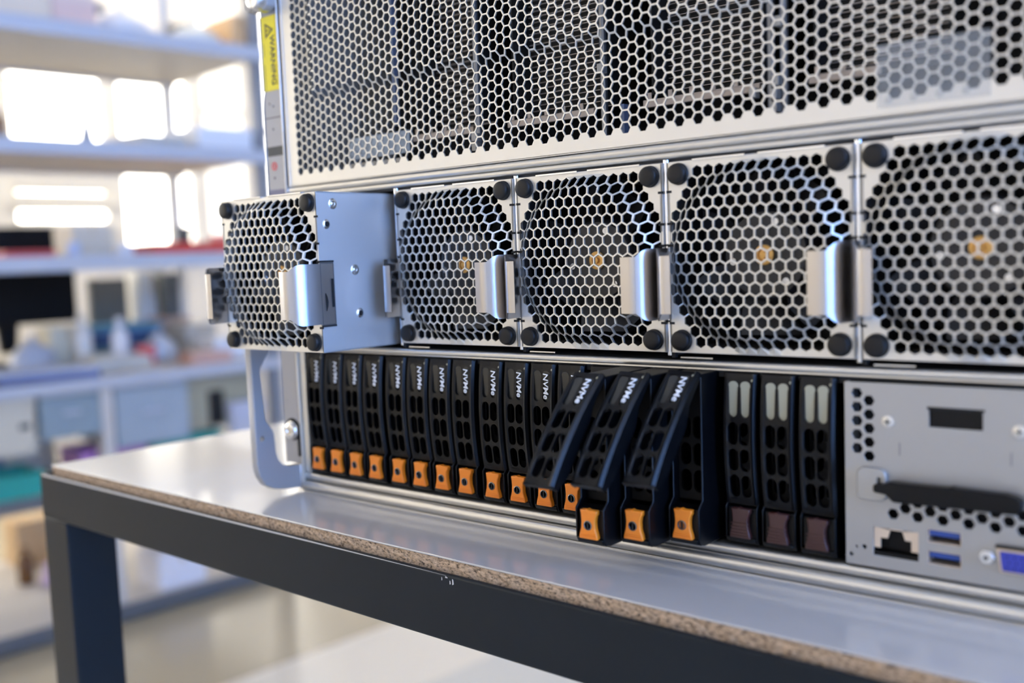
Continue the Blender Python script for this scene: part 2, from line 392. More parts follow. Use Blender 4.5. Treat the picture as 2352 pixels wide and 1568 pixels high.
def carton(name, s, t, z, w_, d, h, c, label, cat='box', lid=None, rz=0, group=None, tape=(.62, .50, .34)):
    e = at(name, s, t, z, label, cat, group, rz)
    MB().box(0, w_, -d, 0, 0, h).build('box_body', col('card_%.2f_%.2f_%.2f' % c, c), e, bev=1.5)
    if lid: MB().box(-3, w_ + 3, -d - 3, 3, h - h * .22, h + 1.5).build('box_lid', col('lid_%.2f_%.2f_%.2f' % lid, lid), e, bev=1.5)
    else:
        MB().box(w_ * .46, w_ * .54, -d - .3, .3, h * .7, h + .4).build('packing_tape', col('tape', tape, .3), e)
    return e
def bin_(name, s, t, z, w_, d, h, c, label, rz=0):
    e = at(name, s, t, z, label, 'bin', None, rz); m_ = col('bin_%.2f_%.2f_%.2f' % c, c, .4)
    mb = MB(); a = 6
    def ringp(x0, x1, y0, y1, z_): return [(x0, y0, z_), (x1, y0, z_), (x1, y1, z_), (x0, y1, z_)]
    mb.add(ringp(a, w_ - a, -d + a, -a, 0) + ringp(0, w_, -d, 0, h) + ringp(4, w_ - 4, -d + 4, -4, h) + ringp(a + 4, w_ - a - 4, -d + a + 4, -a - 4, 4),
           [(3, 2, 1, 0)] + [(r * 4 + i, r * 4 + (i + 1) % 4, r * 4 + 4 + (i + 1) % 4, r * 4 + 4 + i) for r in range(3) for i in range(4)] + [(12, 13, 14, 15)])
    mb.build('bin_tub', m_, e, bev=1)
    MB().box(-3, w_ + 3, -2, 3, h - 7, h).box(-3, w_ + 3, -d - 3, -d + 2, h - 7, h).box(-3, 2, -d, 0, h - 7, h).box(w_ - 2, w_ + 3, -d, 0, h - 7, h).build('bin_rim', m_, e, bev=1)
    return e
def roll_(name, s, t, z, r, h, c, label, hub=(.75, .72, .66), cat='tape roll'):
    e = at(name, s, t, z, label, cat)
    MB().lathe((0, -r, 0), 'z', [(r * .55, 0), (r, 0), (r, h), (r * .55, h), (r * .55, 0)], 22).build('tape_winding', col('roll_%.2f_%.2f_%.2f' % c, c, .3), e, smooth=True)
    MB().lathe((0, -r, 0), 'z', [(r * .45, .5), (r * .56, .5), (r * .56, h + .6), (r * .45, h + .6), (r * .45, .5)], 18).build('roll_core', col('core', hub), e, smooth=True); return e
def bag(name, s, t, z, w_, d, h, c, label, seed=1):
    rnd = random.Random(seed); e = at(name, s, t, z, label, 'bag'); n1, n2 = 16, 8
    vs = []; fs = []
    for j in range(n2 + 1):
        v = j / n2
        for i in range(n1):
            a = 2 * math.pi * i / n1; rr = (1 - v ** 2.4 * .8) * (1 + rnd.uniform(-.13, .13)) * (.86 if j == 0 else 1)
            vs.append((w_ / 2 + w_ / 2 * rr * math.cos(a), -d / 2 + d / 2 * rr * math.sin(a), h * v * (1 + rnd.uniform(-.07, .07)) if j else 0))
    for j in range(n2):
        for i in range(n1): fs.append((j * n1 + i, j * n1 + (i + 1) % n1, (j + 1) * n1 + (i + 1) % n1, (j + 1) * n1 + i))
    fs += [tuple(range(n1))[::-1], tuple(range(n2 * n1, n2 * n1 + n1))]
    MB().add(vs, fs).build('bag_body', col('bag_%.2f_%.2f_%.2f' % c, c, .3), e, smooth=True, shade=80)
    MB().lathe((w_ / 2, -d / 2, h), 'z', [(6, -2), (4, 3), (9, 14), (11, 20)], 10).build('bag_neck', col('bag_%.2f_%.2f_%.2f' % c, c, .3), e, smooth=True); return e
def bottle(name, s, t, z, r, h, c, label, cap=(.8, .8, .8)):
    e = at(name, s, t, z, label, 'bottle')
    MB().lathe((0, -r, 0), 'z', [(r * .9, 0), (r, 4), (r, h * .62), (r * .8, h * .72), (r * .38, h * .8), (r * .38, h * .88)], 20).build('bottle_body', col('bottle_%.2f_%.2f_%.2f' % c, c, .2), e, smooth=True)
    MB().lathe((0, -r, 0), 'z', [(r * .46, h * .87), (r * .46, h), (r * .3, h * 1.01)], 16).build('bottle_cap', col('cap_%.2f_%.2f_%.2f' % cap, cap, .3), e, smooth=True); return e
def slab(name, s, t, z, w_, d, n, h, c, label, cat, rz=0, c2=None):
    """a low pile of n sheets or boards"""
    e = at(name, s, t, z, label, cat, None, rz); rnd = random.Random(int(s))
    for i in range(n):
        a = rnd.uniform(-6, 6) if i else 0
        MB().box(a, w_ + a, -d + a, a, h * i / n, h * (i + .92) / n).build('sheet' if n > 1 else 'sheet', col('sheet_%d_%s' % (i % 3, name), tuple(x * (1 - .12 * (i % 3)) for x in (c2 if c2 and i % 2 else c)), .5), e, bev=.8)
    return e
W_ = (.80, .80, .80)
# --- on the top shelf (z 827)
carton('carton', -40, 40, 827, 240, 200, 130, (.78, .66, .52), 'cream cardboard box at the left end of the top shelf')
carton('pink_box', 205, 50, 827, 122, 180, 85, (.80, .58, .52), 'pale pink box on the top shelf beside the cream box', lid=(.82, .66, .58))
bag('plastic_bag', 330, 60, 827, 230, 190, 86, (.84, .84, .86), 'crumpled white plastic bag in the middle of the top shelf', 3)
carton('dark_case', 352, 275, 827, 100, 90, 130, (.05, .07, .14), 'small dark blue case behind the white bag on the top shelf', 'case', lid=(.10, .13, .22))
bag('plastic_bag', 575, 50, 827, 180, 160, 66, (.80, .83, .80), 'low white plastic bag on the top shelf next to the tan box', 9)
carton('tan_box', 762, 60, 827, 46, 200, 105, (.80, .52, .27), 'tan cardboard box at the right end of the top shelf')
roll_('tape_roll', 700, 250, 827, 42, 100, (.10, .09, .10), 'dark tape roll behind the low bag on the top shelf')
# --- on the second shelf (z 508)
carton('white_box', 600, 20, 508, 185, 240, 62, (.80, .82, .86), 'long white box at the right end of the second shelf', lid=(.86, .87, .92))
slab('paper_stack', 440, 40, 508, 150, 210, 4, 36, (.76, .74, .68), 'slanting pile of white papers left of the long white box', 'paper', rad(-12))
e = at('cable_clip', 258, 40, 508, 'small grey pointed stand on the second shelf', 'stand')
MB().prism([(0, 0), (36, 0), (25, 62), (14, 62)], 'y', -30, 0).build('stand_body', col('grey_stand', (.35, .38, .44)), e, bev=2)
MB().box(8, 28, -28, 1, 0, 8).build('stand_foot', col('grey_stand2', (.25, .27, .3)), e)
bottle('brown_bottle', 52, 60, 508, 24, 84, (.30, .17, .09), 'small brown bottle at the left edge of the second shelf', (.55, .35, .3))
# --- on the third shelf (z 192)
bin_('red_tray', 440, 30, 192, 330, 240, 32, (.72, .07, .05), 'wide red plastic tray on the third shelf')
slab('red_folder', 20, 20, 192, 132, 200, 2, 17, (.70, .10, .10), 'red folders lying at the left end of the third shelf', 'folder')
roll_('tape_roll', 226, 60, 192, 19, 38, (.50, .58, .78), 'small blue and white tape roll left of the beige box')
roll_('tape_roll', 372, 50, 192, 25, 30, (.74, .76, .82), 'pale blue tape roll right of the beige box on the third shelf')
carton('beige_box', 238, 110, 192, 118, 140, 88, (.66, .60, .50), 'beige box on the third shelf beside the black monitor')
carton('black_case', 566, 100, 226, 32, 40, 48, (.06, .08, .08), 'tiny black case standing in the red tray', 'case', lid=(.1, .12, .12))
carton('pink_box', 690, 35, 226, 80, 120, 20, (.80, .30, .34), 'flat pink box in the red tray beside the fan module', lid=(.82, .34, .38))
# --- on the desk (z -151)
mn = at('monitor', 150, 655, -151, 'large black monitor on the desk, crossing behind the third shelf', 'monitor', None, rad(3))
MB().box(-125, 300, -26, 0, 132, 452).build('monitor_housing', mat('monitor_black_shell', (.004, .004, .004), .6, spec=.15), mn, bev=4)
MB().box(-115, 290, 0, 1.5, 142, 442).build('screen', mat('screen_black', (.003, .003, .004), .5, spec=.15), mn)
MB().prism([(60, 40), (110, 40), (125, 200), (45, 200)], 'y', -60, -28).build('stand_neck', M['plastic_in'], mn, bev=3)
MB().prism([(-10, 0), (180, 0), (180, 12), (-10, 12)], 'y', -90, 60).build('stand_base', M['plastic_in'], mn, bev=4)
sm = at('monitor', 524, 664, -151, 'smaller grey-backed monitor right of the black one on the desk', 'monitor', None, rad(-8))
MB().box(-18, 124, -30, 0, 90, 272).build('monitor_housing', col('grey_monitor', (.12, .12, .11), .5), sm, bev=5)
MB().box(-11, 117, 0, 1.5, 98, 264).build('screen', col('grey_screen', (.17, .165, .15), .4), sm)
MB().box(36, 70, -24, -6, 6, 130).build('stand_neck', col('dark_stand', (.03, .03, .03)), sm, bev=2)
MB().box(0, 110, -80, 30, 0, 8).build('stand_base', col('dark_stand', (.03, .03, .03)), sm, bev=2)
lp = at('laptop', 2, 40, -151, 'closed light grey laptop with dark blue edge at the front left of the desk', 'laptop', None, rad(10))
MB().box(-60, 245, -225, 0, 0, 22).build('laptop_base', col('laptop_blue', (.10, .13, .30), .4), lp, bev=3)
MB().box(-60, 245, -225, 0, 22, 32).build('laptop_lid', col('laptop_grey', (.46, .52, .68), .35), lp, bev=3)
MB().box(-30, -10, -220, 2, 6, 14).build('drive_slot', col('dark_stand', (.03, .03, .03)), lp)
slab('paper_stack', 290, 135, -151, 165, 240, 5, 40, (.60, .67, .84), 'pale blue stack of papers beside the laptop', 'paper', rad(6))
bag('plastic_bag', 120, 300, -151, 150, 130, 96, (.52, .57, .68), 'grey-blue plastic bag behind the laptop', 5)
carton('cream_box', 262, 400, -151, 118, 110, 128, (.76, .71, .56), 'cream box standing behind the pale blue papers')
slab('circuit_boards', 402, 484, -151, 268, 160, 5, 120, (.05, .12, .30), 'stack of dark blue circuit boards at the middle of the desk', 'circuit board', 0, (.12, .34, .50))
roll_('red_tape_roll', 486, 200, -151, 30, 62, (.72, .10, .10), 'red tape roll in front of the blue circuit boards')
bag('plastic_bag', 530, 300, -151, 120, 100, 84, (.70, .74, .80), 'clear crumpled bag beside the red tape roll', 8)
slab('pink_folder', 548, 60, -151, 128, 130, 3, 34, (.84, .52, .42), 'salmon pink folders near the desk edge', 'folder', rad(8))
slab('card_sheets', 330, 20, -151, 110, 60, 2, 9, (.72, .66, .58), 'cream cards lying on the desk edge', 'card')
carton('white_box', 664, 120, -151, 112, 120, 70, (.82, .85, .90), 'small white box on the desk in front of the grey carton')
carton('grey_box', 676, 330, -151, 112, 150, 110, (.50, .48, .44), 'grey carton behind the small white box on the desk')
carton('brown_box', 680, 505, -151, 106, 130, 128, (.48, .34, .28), 'low brown box at the back right of the desk')
bottle('white_bottle', 345, 330, -151, 28, 165, (.84, .82, .78), 'white bottle in front of the grey monitor', (.7, .68, .62))
bottle('white_bottle', 428, 250, -151, 26, 150, (.86, .86, .88), 'shorter white bottle left of the tall white carton', (.8, .8, .85))
carton('tall_white_box', 666, 645, -151, 122, 100, 292, (.84, .84, .82), 'tall white carton standing behind the circuit boards')
carton('dark_case', 726, 560, -22, 56, 60, 150, (.11, .12, .12), 'tall dark grey case on top of the brown box', 'case', lid=(.14, .15, .15))
# --- under the desk and on the shelf below it (z -455)
cq = carton('cream_cabinet', -60, 20, -337, 126, 300, 154, (.62, .58, .48), 'cream cabinet hung under the left end of the desk', 'cabinet', lid=(.60, .56, .47))
MB().box(84, 112, .2, 1.6, 68, 82).build('finger_hole', M['void'], cq)
def drawer(s0, w_, h, c, label):
    e = at('hanging_drawer', s0, 15, -183 - h, label, 'drawer', 'pale blue drawers under the desk')
    MB().box(0, w_, -280, -4, 0, h - 8).build('drawer_box', col('drawer_%.2f' % c[0], c, .45), e, bev=2)
    MB().box(-2, w_ + 2, -4, 0, -3, h - 14).build('drawer_front', col('drawer_f%.2f' % c[0], tuple(x * 1.08 for x in c), .4), e, bev=2)
    MB().box(4, w_ - 4, -276, -6, h - 9, h + .5).build('runner', M['shelf_under'], e)
    MB().box(w_ * .35, w_ * .65, 0, 9, h * .5, h * .5 + 10).build('drawer_pull', M['shelf_edge'], e, bev=2)
drawer(80, 162, 122, (.24, .31, .36), 'pale blue drawer hanging under the desk, narrower one on the left')
drawer(286, 220, 176, (.32, .38, .44), 'pale blue drawer hanging under the desk, wider and deeper one')
oc = carton('olive_cabinet', 520, 40, -350, 250, 300, 167, (.36, .34, .25), 'olive grey cabinet with a dark gap under the right end of the desk', 'cabinet', lid=(.34, .32, .24))
MB().box(66, 118, .2, 1.6, 8, 115).build('door_gap', M['void'], oc)
carton('lilac_box', 646, 6, -455, 110, 30, 176, (.50, .52, .62), 'flat lilac box in front of the olive cabinet', lid=(.52, .54, .66))
bin_('teal_bin', -60, 12, -455, 138, 170, 66, (.02, .36, .32), 'teal green bin at the left end of the shelf under the desk')
slab('paper_stack', -40, 40, -450, 100, 120, 2, 10, (.80, .86, .84), 'white papers lying on the teal bin', 'paper')
carton('blue_case', -90, 215, -455, 128, 110, 120, (.10, .16, .36), 'dark blue case behind the teal bin', 'case', lid=(.22, .28, .48))
carton('cream_box', 78, 390, -455, 170, 120, 135, (.78, .77, .66), 'cream box under the desk between blue case and purple bin')
bin_('purple_bin', 196, 70, -455, 200, 150, 92, (.50, .22, .52), 'purple bin on the shelf under the desk')
bin_('teal_bin', 412, 60, -455, 226, 110, 92, (.03, .34, .30), 'teal green bin right of the purple bin under the desk')
# --- on the lowest shelf (z -812)
carton('cardboard_box', 190, 620, -812, 150, 120, 150, (.66, .46, .26), 'brown cardboard box at the back of the lowest shelf')
bottle('brown_bottle', 152, 420, -812, 24, 118, (.16, .07, .02), 'dark brown bottle on the lowest shelf', (.3, .15, .06))
bag('lilac_bag', 172, 330, -812, 110, 100, 84, (.62, .48, .68), 'small lilac bag on the lowest shelf', 6)
carton('white_box', 388, 30, -812, 150, 150, 106, (.82, .82, .88), 'white box near the front edge of the lowest shelf')


# ============================================================ WORKBENCH
TB = empty('workbench', (-245.5, -48.5, 0), rad(-1.1), 'workbench with grey-white laminate top, raw particle board edge and dark steel frame', 'table')
# board: laminate skin over particle core (local: x right, y back, front edge at y=0)
BW, BD = 1500, 760
MB().box(0, BW, 0, BD, -1.0, 0).build('laminate_top', M['laminate'], TB, bev=.25, seg=1)
def jitter(x, y, z): return (x, y, z)
pb = MB()
n = 420
vs = []
for i in range(n + 1):
    x = 1 + (BW - 2) * i / n
    for k, z in enumerate((-1.0, -2.6, -4.4, -6.2, -16)):
        vs.append((x, .9 + random.uniform(-.35, .35) * (1 if 0 < k < 4 else .4) - (.35 if k == 0 else 0), z + (random.uniform(-.25, .25) if 0 < k < 4 else 0)))
fs = [(i * 5 + k, (i + 1) * 5 + k, (i + 1) * 5 + k + 1, i * 5 + k + 1) for i in range(n) for k in range(4)]
pb.add(vs, fs); pb.box(1, BW - 1, 1.3, BD, -16, -1.02)
pb.build('particle_board_core', M['particle'], TB)
# steel frame: L-shaped front rail, side rail, legs
LP = [(-6.5, -38.5), (31, -38.5), (31, -16.6), (-3.2, -16.6), (-3.2, -5.6), (-6.5, -5.6)]
MB().prism(LP, 'x', -6, BW + 6).build('front_rail', M['frame'], TB, bev=1.0, seg=3)
MB().box(-6.2, 31, 31.2, BD, -38.5, -16.6).build('side_rail', M['frame'], TB, bev=1)
MB().box(-6.2, -3.2, -3, BD, -16.7, -5.6).build('side_lip', M['frame'], TB, bev=.4)
MB().box(31, BW, BD - 37, BD, -38.5, -16.6).build('back_rail', M['frame'], TB, bev=1)
for x, y in ((-6.2, -6.2), (-6.2, BD - 37), (BW - 31, -6.2), (BW - 31, BD - 37)):
    L = MB().box(x, x + 37, y, y + 37, ZF, -38.3).build('leg', M['frame'], TB, bev=1.2)
    MB().box(x - 2, x + 39, y - 2, y + 39, ZF, ZF + 6).build('foot_plate', M['frame'], L, bev=.6)
# chipped spots on the rail edge and a painted highlight along its left part
ch = MB()
for x, z, a, b in ((424, -7.2, .9, 2.6), (422.3, -8.2, .7, 1.6), (417, -7.4, .4, 1.4), (419.5, -6.6, 1.6, .5)):
    ch.prism([(x, z - b), (x + a, z - b * .8), (x + a * .7, z), (x + a * .1, z + .3)], 'y', -6.62, -6.4)
ch.build('paint_chip', M['chip_and_highlight'], TB)
MB().prism([(-2, -7.0), (150, -6.8), (300, -6.3), (420, -5.9), (300, -5.6), (150, -5.55), (-2, -5.5)], 'y', -6.62, -6.4).build('edge_highlight', M['chip_and_highlight'], TB)

# ============================================================ SERVER CHASSIS
SV = empty('server_chassis', (0, 0, 0), 0, 'large grey steel server chassis with hexagon mesh front standing on the workbench', 'server')
XR, H, DEP = 438.5, 355, 620
XL = -5.4
# outer shell: sides, back, top, bottom
MB().box(XL, XL + 1.2, 2, DEP, 0, H).build('side_panel', M['zinc_side'], SV)
MB().box(XR, XR + 1.2, 2, DEP, 0, H).build('side_panel', M['zinc_side'], SV)
MB().box(XL, XR + 1.2, DEP, DEP + 1.2, 0, H).build('back_panel', M['zinc_side'], SV)
MB().box(XL, XR + 1.2, 2, DEP, H, H + 1.2).build('top_panel', M['zinc_side'], SV)
MB().box(XL, XR + 1.2, 2, DEP, 0, 1.2).build('bottom_panel', M['zinc_side'], SV)
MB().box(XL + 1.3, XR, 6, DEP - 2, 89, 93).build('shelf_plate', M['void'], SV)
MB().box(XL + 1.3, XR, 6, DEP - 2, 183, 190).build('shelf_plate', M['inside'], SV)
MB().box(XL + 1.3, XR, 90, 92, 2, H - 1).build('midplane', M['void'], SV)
# front posts of the cabinet at left and right, upper and lower
MB().box(XL, -.2, -.6, 3, 12, 88.6).build('front_post', M['zinc'], SV, bev=.5)
MB().box(-7.0, -5.6, -2.2, 20, 0, 88).build('post_flange', M['zinc'], SV, bev=.4)
MB().box(-6.6, -5.5, -3, 20, 184, H).build('post_flange', M['bright'], SV, bev=.3)
MB().box(-4.6, -3.0, -1.6, 20, 190, H).build('post_flange', M['zinc'], SV, bev=.3)
MB().box(-5.4, -4.7, -.2, 18, 193, 207).build('dark_slot', M['void'], SV)
# rails: rolled profiles running the whole width
def rail(name, pts, x0=XL, x1=XR + 1, mt='rail'):
    MB().prism(pts, 'x', x0, x1).build(name, M[mt], SV, smooth=True, shade=50)
def roll(zc, r, y0, n=10, back=4):
    P = [(y0 + back, zc - r)]
    for i in range(n + 1):
        a = rad(-90 + 180 * i / n); P.append((y0 - r * .75 * math.cos(a), zc + r * math.sin(a)))
    return P + [(y0 + back, zc + r)]
rail('bottom_rail', roll(3.6, 3.1, -1.2)); rail('bottom_rail', roll(9.3, 2.3, .6))
MB().box(XL, XR, -2.6, 8, 0, .6).build('bottom_lip', M['rail'], SV)
rail('bay_top_rail', roll(91.5, 1.5, -.3)); rail('bay_top_rail', [(2, 88.6), (1, 88.6), (.6, 89.1), (.8, 90), (3, 90)])
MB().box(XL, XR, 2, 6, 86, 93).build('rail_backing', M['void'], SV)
rail('grille_rail', roll(188.0, 1.85, -.6)); rail('grille_rail', roll(184.6, 1.5, -.1))
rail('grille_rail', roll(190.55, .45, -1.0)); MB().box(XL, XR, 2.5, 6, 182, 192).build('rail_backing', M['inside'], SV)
# dividers between the fan bays
for k in range(1, 5):
    x = 87 * k
    MB().lathe((x, 1.2, 0), 'z', [(1.55, 94.9), (1.55, 182.8)], 12).build('divider_post', M['bright'], SV, smooth=True)
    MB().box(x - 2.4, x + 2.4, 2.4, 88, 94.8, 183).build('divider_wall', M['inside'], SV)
    MB().box(x + 1.2, x + 3, -.2, 2, 93.9, 98.5).build('divider_foot', M['void'], SV)
    MB().box(x + 6, x + 22, -.7, .5, 93.9, 94.5).build('fan_bay_tab', M['bright'], SV)
MB().box(-.8, .6, -.3, 88, 94.8, 183).build('divider_wall', M['zinc'], SV)

# --- perforated upper front
GX0, GX1, GZ0, GZ1 = -2.6, 437, 190.9, 346
def gy(x, z):
    d = min((x - 22.6), (z - 239.6) * .62, 1e9)   # the field stands proud beyond a left fold and a lower fold
    k = min(max(d / 3.0, 0), 1)
    e = min(max((433 - x) / 3, 0), 1)
    return -1.6 - 3.4 * k * e
gh = lambda i, j, X, Z: 7 < X < 428 and 198 < Z < 341
hs = hexsheet(GX0, GX1, GZ0, GZ1, 7.75, 199.0, 5.40, False, gh, gy, 2.69, .8)
gr = hs.build('front_grille', M['zinc'], SV)
# lips around the grille
MB().box(-3.4, -2.4, -2.1, 3, 190.9, 346).build('grille_lip', M['bright'], SV)
# cloudy film stuck over the lower right of the mesh
film = MB()
film.prism([(356.5, 193.5), (397.0, 193.5), (397.0, 217.0), (356.5, 217.4)], 'y', -2.0, -1.9)
fo = film.build('clear_film', M['film'], SV)
bb = MB()
for k in range(4): bb.lathe((360.8 + 9.3 * k, -2.0, 196.4), 'y', [(1.6, 0), (1.1, -.35), (.3, -.5)], 10)
bb.build('film_bubble', M['film'], SV, smooth=True)
# --- what shows through the mesh: rows of finned heat sinks on boards
def heatsink(x0, x1, z0, z1, step, y=24):
    R_ = MB().box(x0, x1, y + 14, y + 40, z0, z1).build('heatsink', M['findark'], SV)
    f = MB(); z = z0
    while z < z1: f.box(x0 + .8, x1 - .8, y + 12, y + 14, z, z + .22); z += step
    f.build('cooling_fin', M['fin'], R_)
    MB().box(x0 - .8, x0 + .3, y - 1, y + 14, z0, z1).build('heatsink_frame', M['findark'], R_)
    MB().box(x1 - .3, x1 + .8, y - 1, y + 14, z0, z1).build('heatsink_frame', M['findark'], R_)
for a, b, z0, st in ((88, 133, 217, 3.0), (157, 214, 216.5, 2.9), (242, 298, 216.5, 2.9), (322, 376, 217.5, 2.9)):
    heatsink(a, b, z0, 345, st)
for a, b in ((88, 134), (158, 213), (241, 300), (322, 352)):
    MB().box(a, b, 15, 17, 209.4, 213.0).build('card_bracket', M['beige'], SV, bev=.3)
    for k in range(int((b - a) / 11)): MB().box(a + 3 + 11 * k, a + 5 + 11 * k, 14.4, 15, 212.8, 216).build('bracket_tab', M['beige'], SV)
MB().box(37, 88, 12, 13, 203.5, 216).build('circuit_card', M['pale_blue'], SV)
MB().box(38, 84, 11.4, 12, 197, 201).build('card_edge', M['plate'], SV)
MB().box(79.6, 81.6, 9, 12, 219, 345).build('cable_strip', M['deep_blue'], SV)
MB().box(232, 233.6, 10, 14, 196, 212).build('cable_strip', M['deep_blue'], SV)
for x in (139, 220, 306, 312):
    MB().cyl((x, 14, 0), 'z', 1.8, 196, 345, 10).build('standoff_post', M['steel_dark'], SV)
for x, z in ((140.5, 201), (140.5, 206), (222, 230), (309.5, 201), (309.5, 206.5), (310.5, 212), (300, 208), (312, 236)):
    MB().box(x - 1.6, x + 1.6, 7.5, 12, z - 2.2, z + 2.2).build('white_connector', M['plate'], SV, bev=.3)

# --- rack ears
ear = holed('rack_ear', [(-23.2, 184), (-7.4, 184), (-7.4, 330), (-21.4, 330), (-21.4, 250), (-22.6, 246), (-23.2, 240)], [ngon(-18.6, 242.5, .8, 10), ngon(-14.8, 240.6, .9, 10), ngon(-16, 226.5, .8, 10)], 1.6, M['grey_ear'], SV, 'y', -1.2)
MB().box(-23.1, -7.4, -2.15, -1.9, 210.3, 216).build('ear_band', M['greymark'], ear)
MB().box(-22.9, -7.5, -2.1, -1.95, 233.4, 233.9).build('ear_seam', M['greymark'], ear)
rm_ = holed('round_red_mark', ngon(-16.9, 204, 2.6, 24), [ngon(-16.9, 204, 1.7, 20)], .2, M['red'], ear, 'y', -2.1)
holed('red_symbol', ngon(-16.9, 204, .75, 14), [], .2, M['red'], rm_, 'y', -2.1)
MB().cyl((-17.2, -2.0, 196.8), 'y', .75, -.2, .1, 12).build('ear_dot', M['greymark'], ear)
MB().box(-23.1, -7.4, -2.15, -1.95, 184, 189.5).build('ear_foot', flat('violet_grey_foot', (.20, .19, .26)), ear)
lab = MB().box(-21.9, -7.9, -2.35, -2.05, 250, 295).build('warning_label', M['yellow'], SV)
place_text('warning_lettering', 'WARNING', 6.2, M['ink'], lab, -12.0, -2.4, 268, bold=.1, sx=1.0)
tri = [(-18.6, 290.4), (-9.6, 286.2), (-18.6, 282.0)]
tri = [(-10.2, 286.4), (-18.2, 290.9), (-18.2, 281.9)]
tri_in = [(-12.2, 286.4), (-17.3, 289.3), (-17.3, 283.5)]
holed('warning_triangle', tri, [tri_in], .15, M['ink'], lab, 'y', -2.42)
MB().box(-16.6, -14, -2.48, -2.38, 286.1, 286.7).box(-17.1, -16.8, -2.48, -2.38, 286.1, 286.7).build('warning_bang', M['ink'], lab)
for zz in (262, 275, 254):
    MB().box(-20.4, -20.0, -2.42, -2.36, zz - 4, zz + 4).build('fine_print', M['ink'], lab)
# cast latch above the label
kn = MB().lathe((-15, -7, 304), 'y', [(3, -7), (6, -6.4), (7.4, -4), (7.6, 5)], 20).build('ear_latch', M['bright'], SV, smooth=True)
MB().prism([(-30, 300), (-26, 297.5), (-18, 299), (-10, 296.5), (-6, 299), (-4, 312), (-30, 312)], 'y', -9, -2.5).build('latch_arm', M['grey_ear'], kn, bev=1)
# lower ear with captive screw
low = holed('rack_ear', [(-22.6, 17), (-8.2, 17), (-8.2, 94), (-22.6, 94)] , [ngon(-19.3, 56.7, .8, 10)], 1.6, M['grey_ear'], SV, 'y', -.6)
MB().lathe((-14.6, -1.4, 38), 'y', [(6.0, .4), (6.0, -1.2), (5.4, -1.7), (5.2, -2.6), (4.6, -3.1), (2.4, -3.2), (2.2, -2.8), (.4, -2.8)], 26).build('thumb_screw', M['bright'], low, smooth=True)
MB().lathe((-14.6, -1.4, 38.6), 'y', [(7.2, .5), (7.2, -.15)], 26).build('screw_collar', M['void'], low)
MB().box(-8.4, -7.2, -3, 2, 22, 42).build('ear_gap', M['void'], low)
# D-shaped pull handle
hp = [(-34, 96), (-33.6, 20), (-32, 14), (-28.5, 9), (-23, 5.6), (-14, 3.6), (0, 2.4), (0, 16.2), (-11.5, 17), (-16, 19.2), (-19, 23), (-20.4, 28), (-21, 39), (-22, 42), (-26.5, 48), (-27, 52), (-28.6, 78), (-28.2, 81), (-22.5, 89), (-21, 96)]
h_ = holed('pull_handle', hp, [ngon(-29.3, 37.5, 2.1, 14)], 5.2, M['grey_ear'], SV, 'x', -11.2, bev=.35)
MB().box(-13, -8, -30, -.2, 92, 97).build('handle_arm', M['grey_ear'], h_, bev=.8)
MB().box(-8.6, -7.0, -3.2, 0, 1.2, 17).build('handle_bracket', M['bright'], h_, bev=.3)

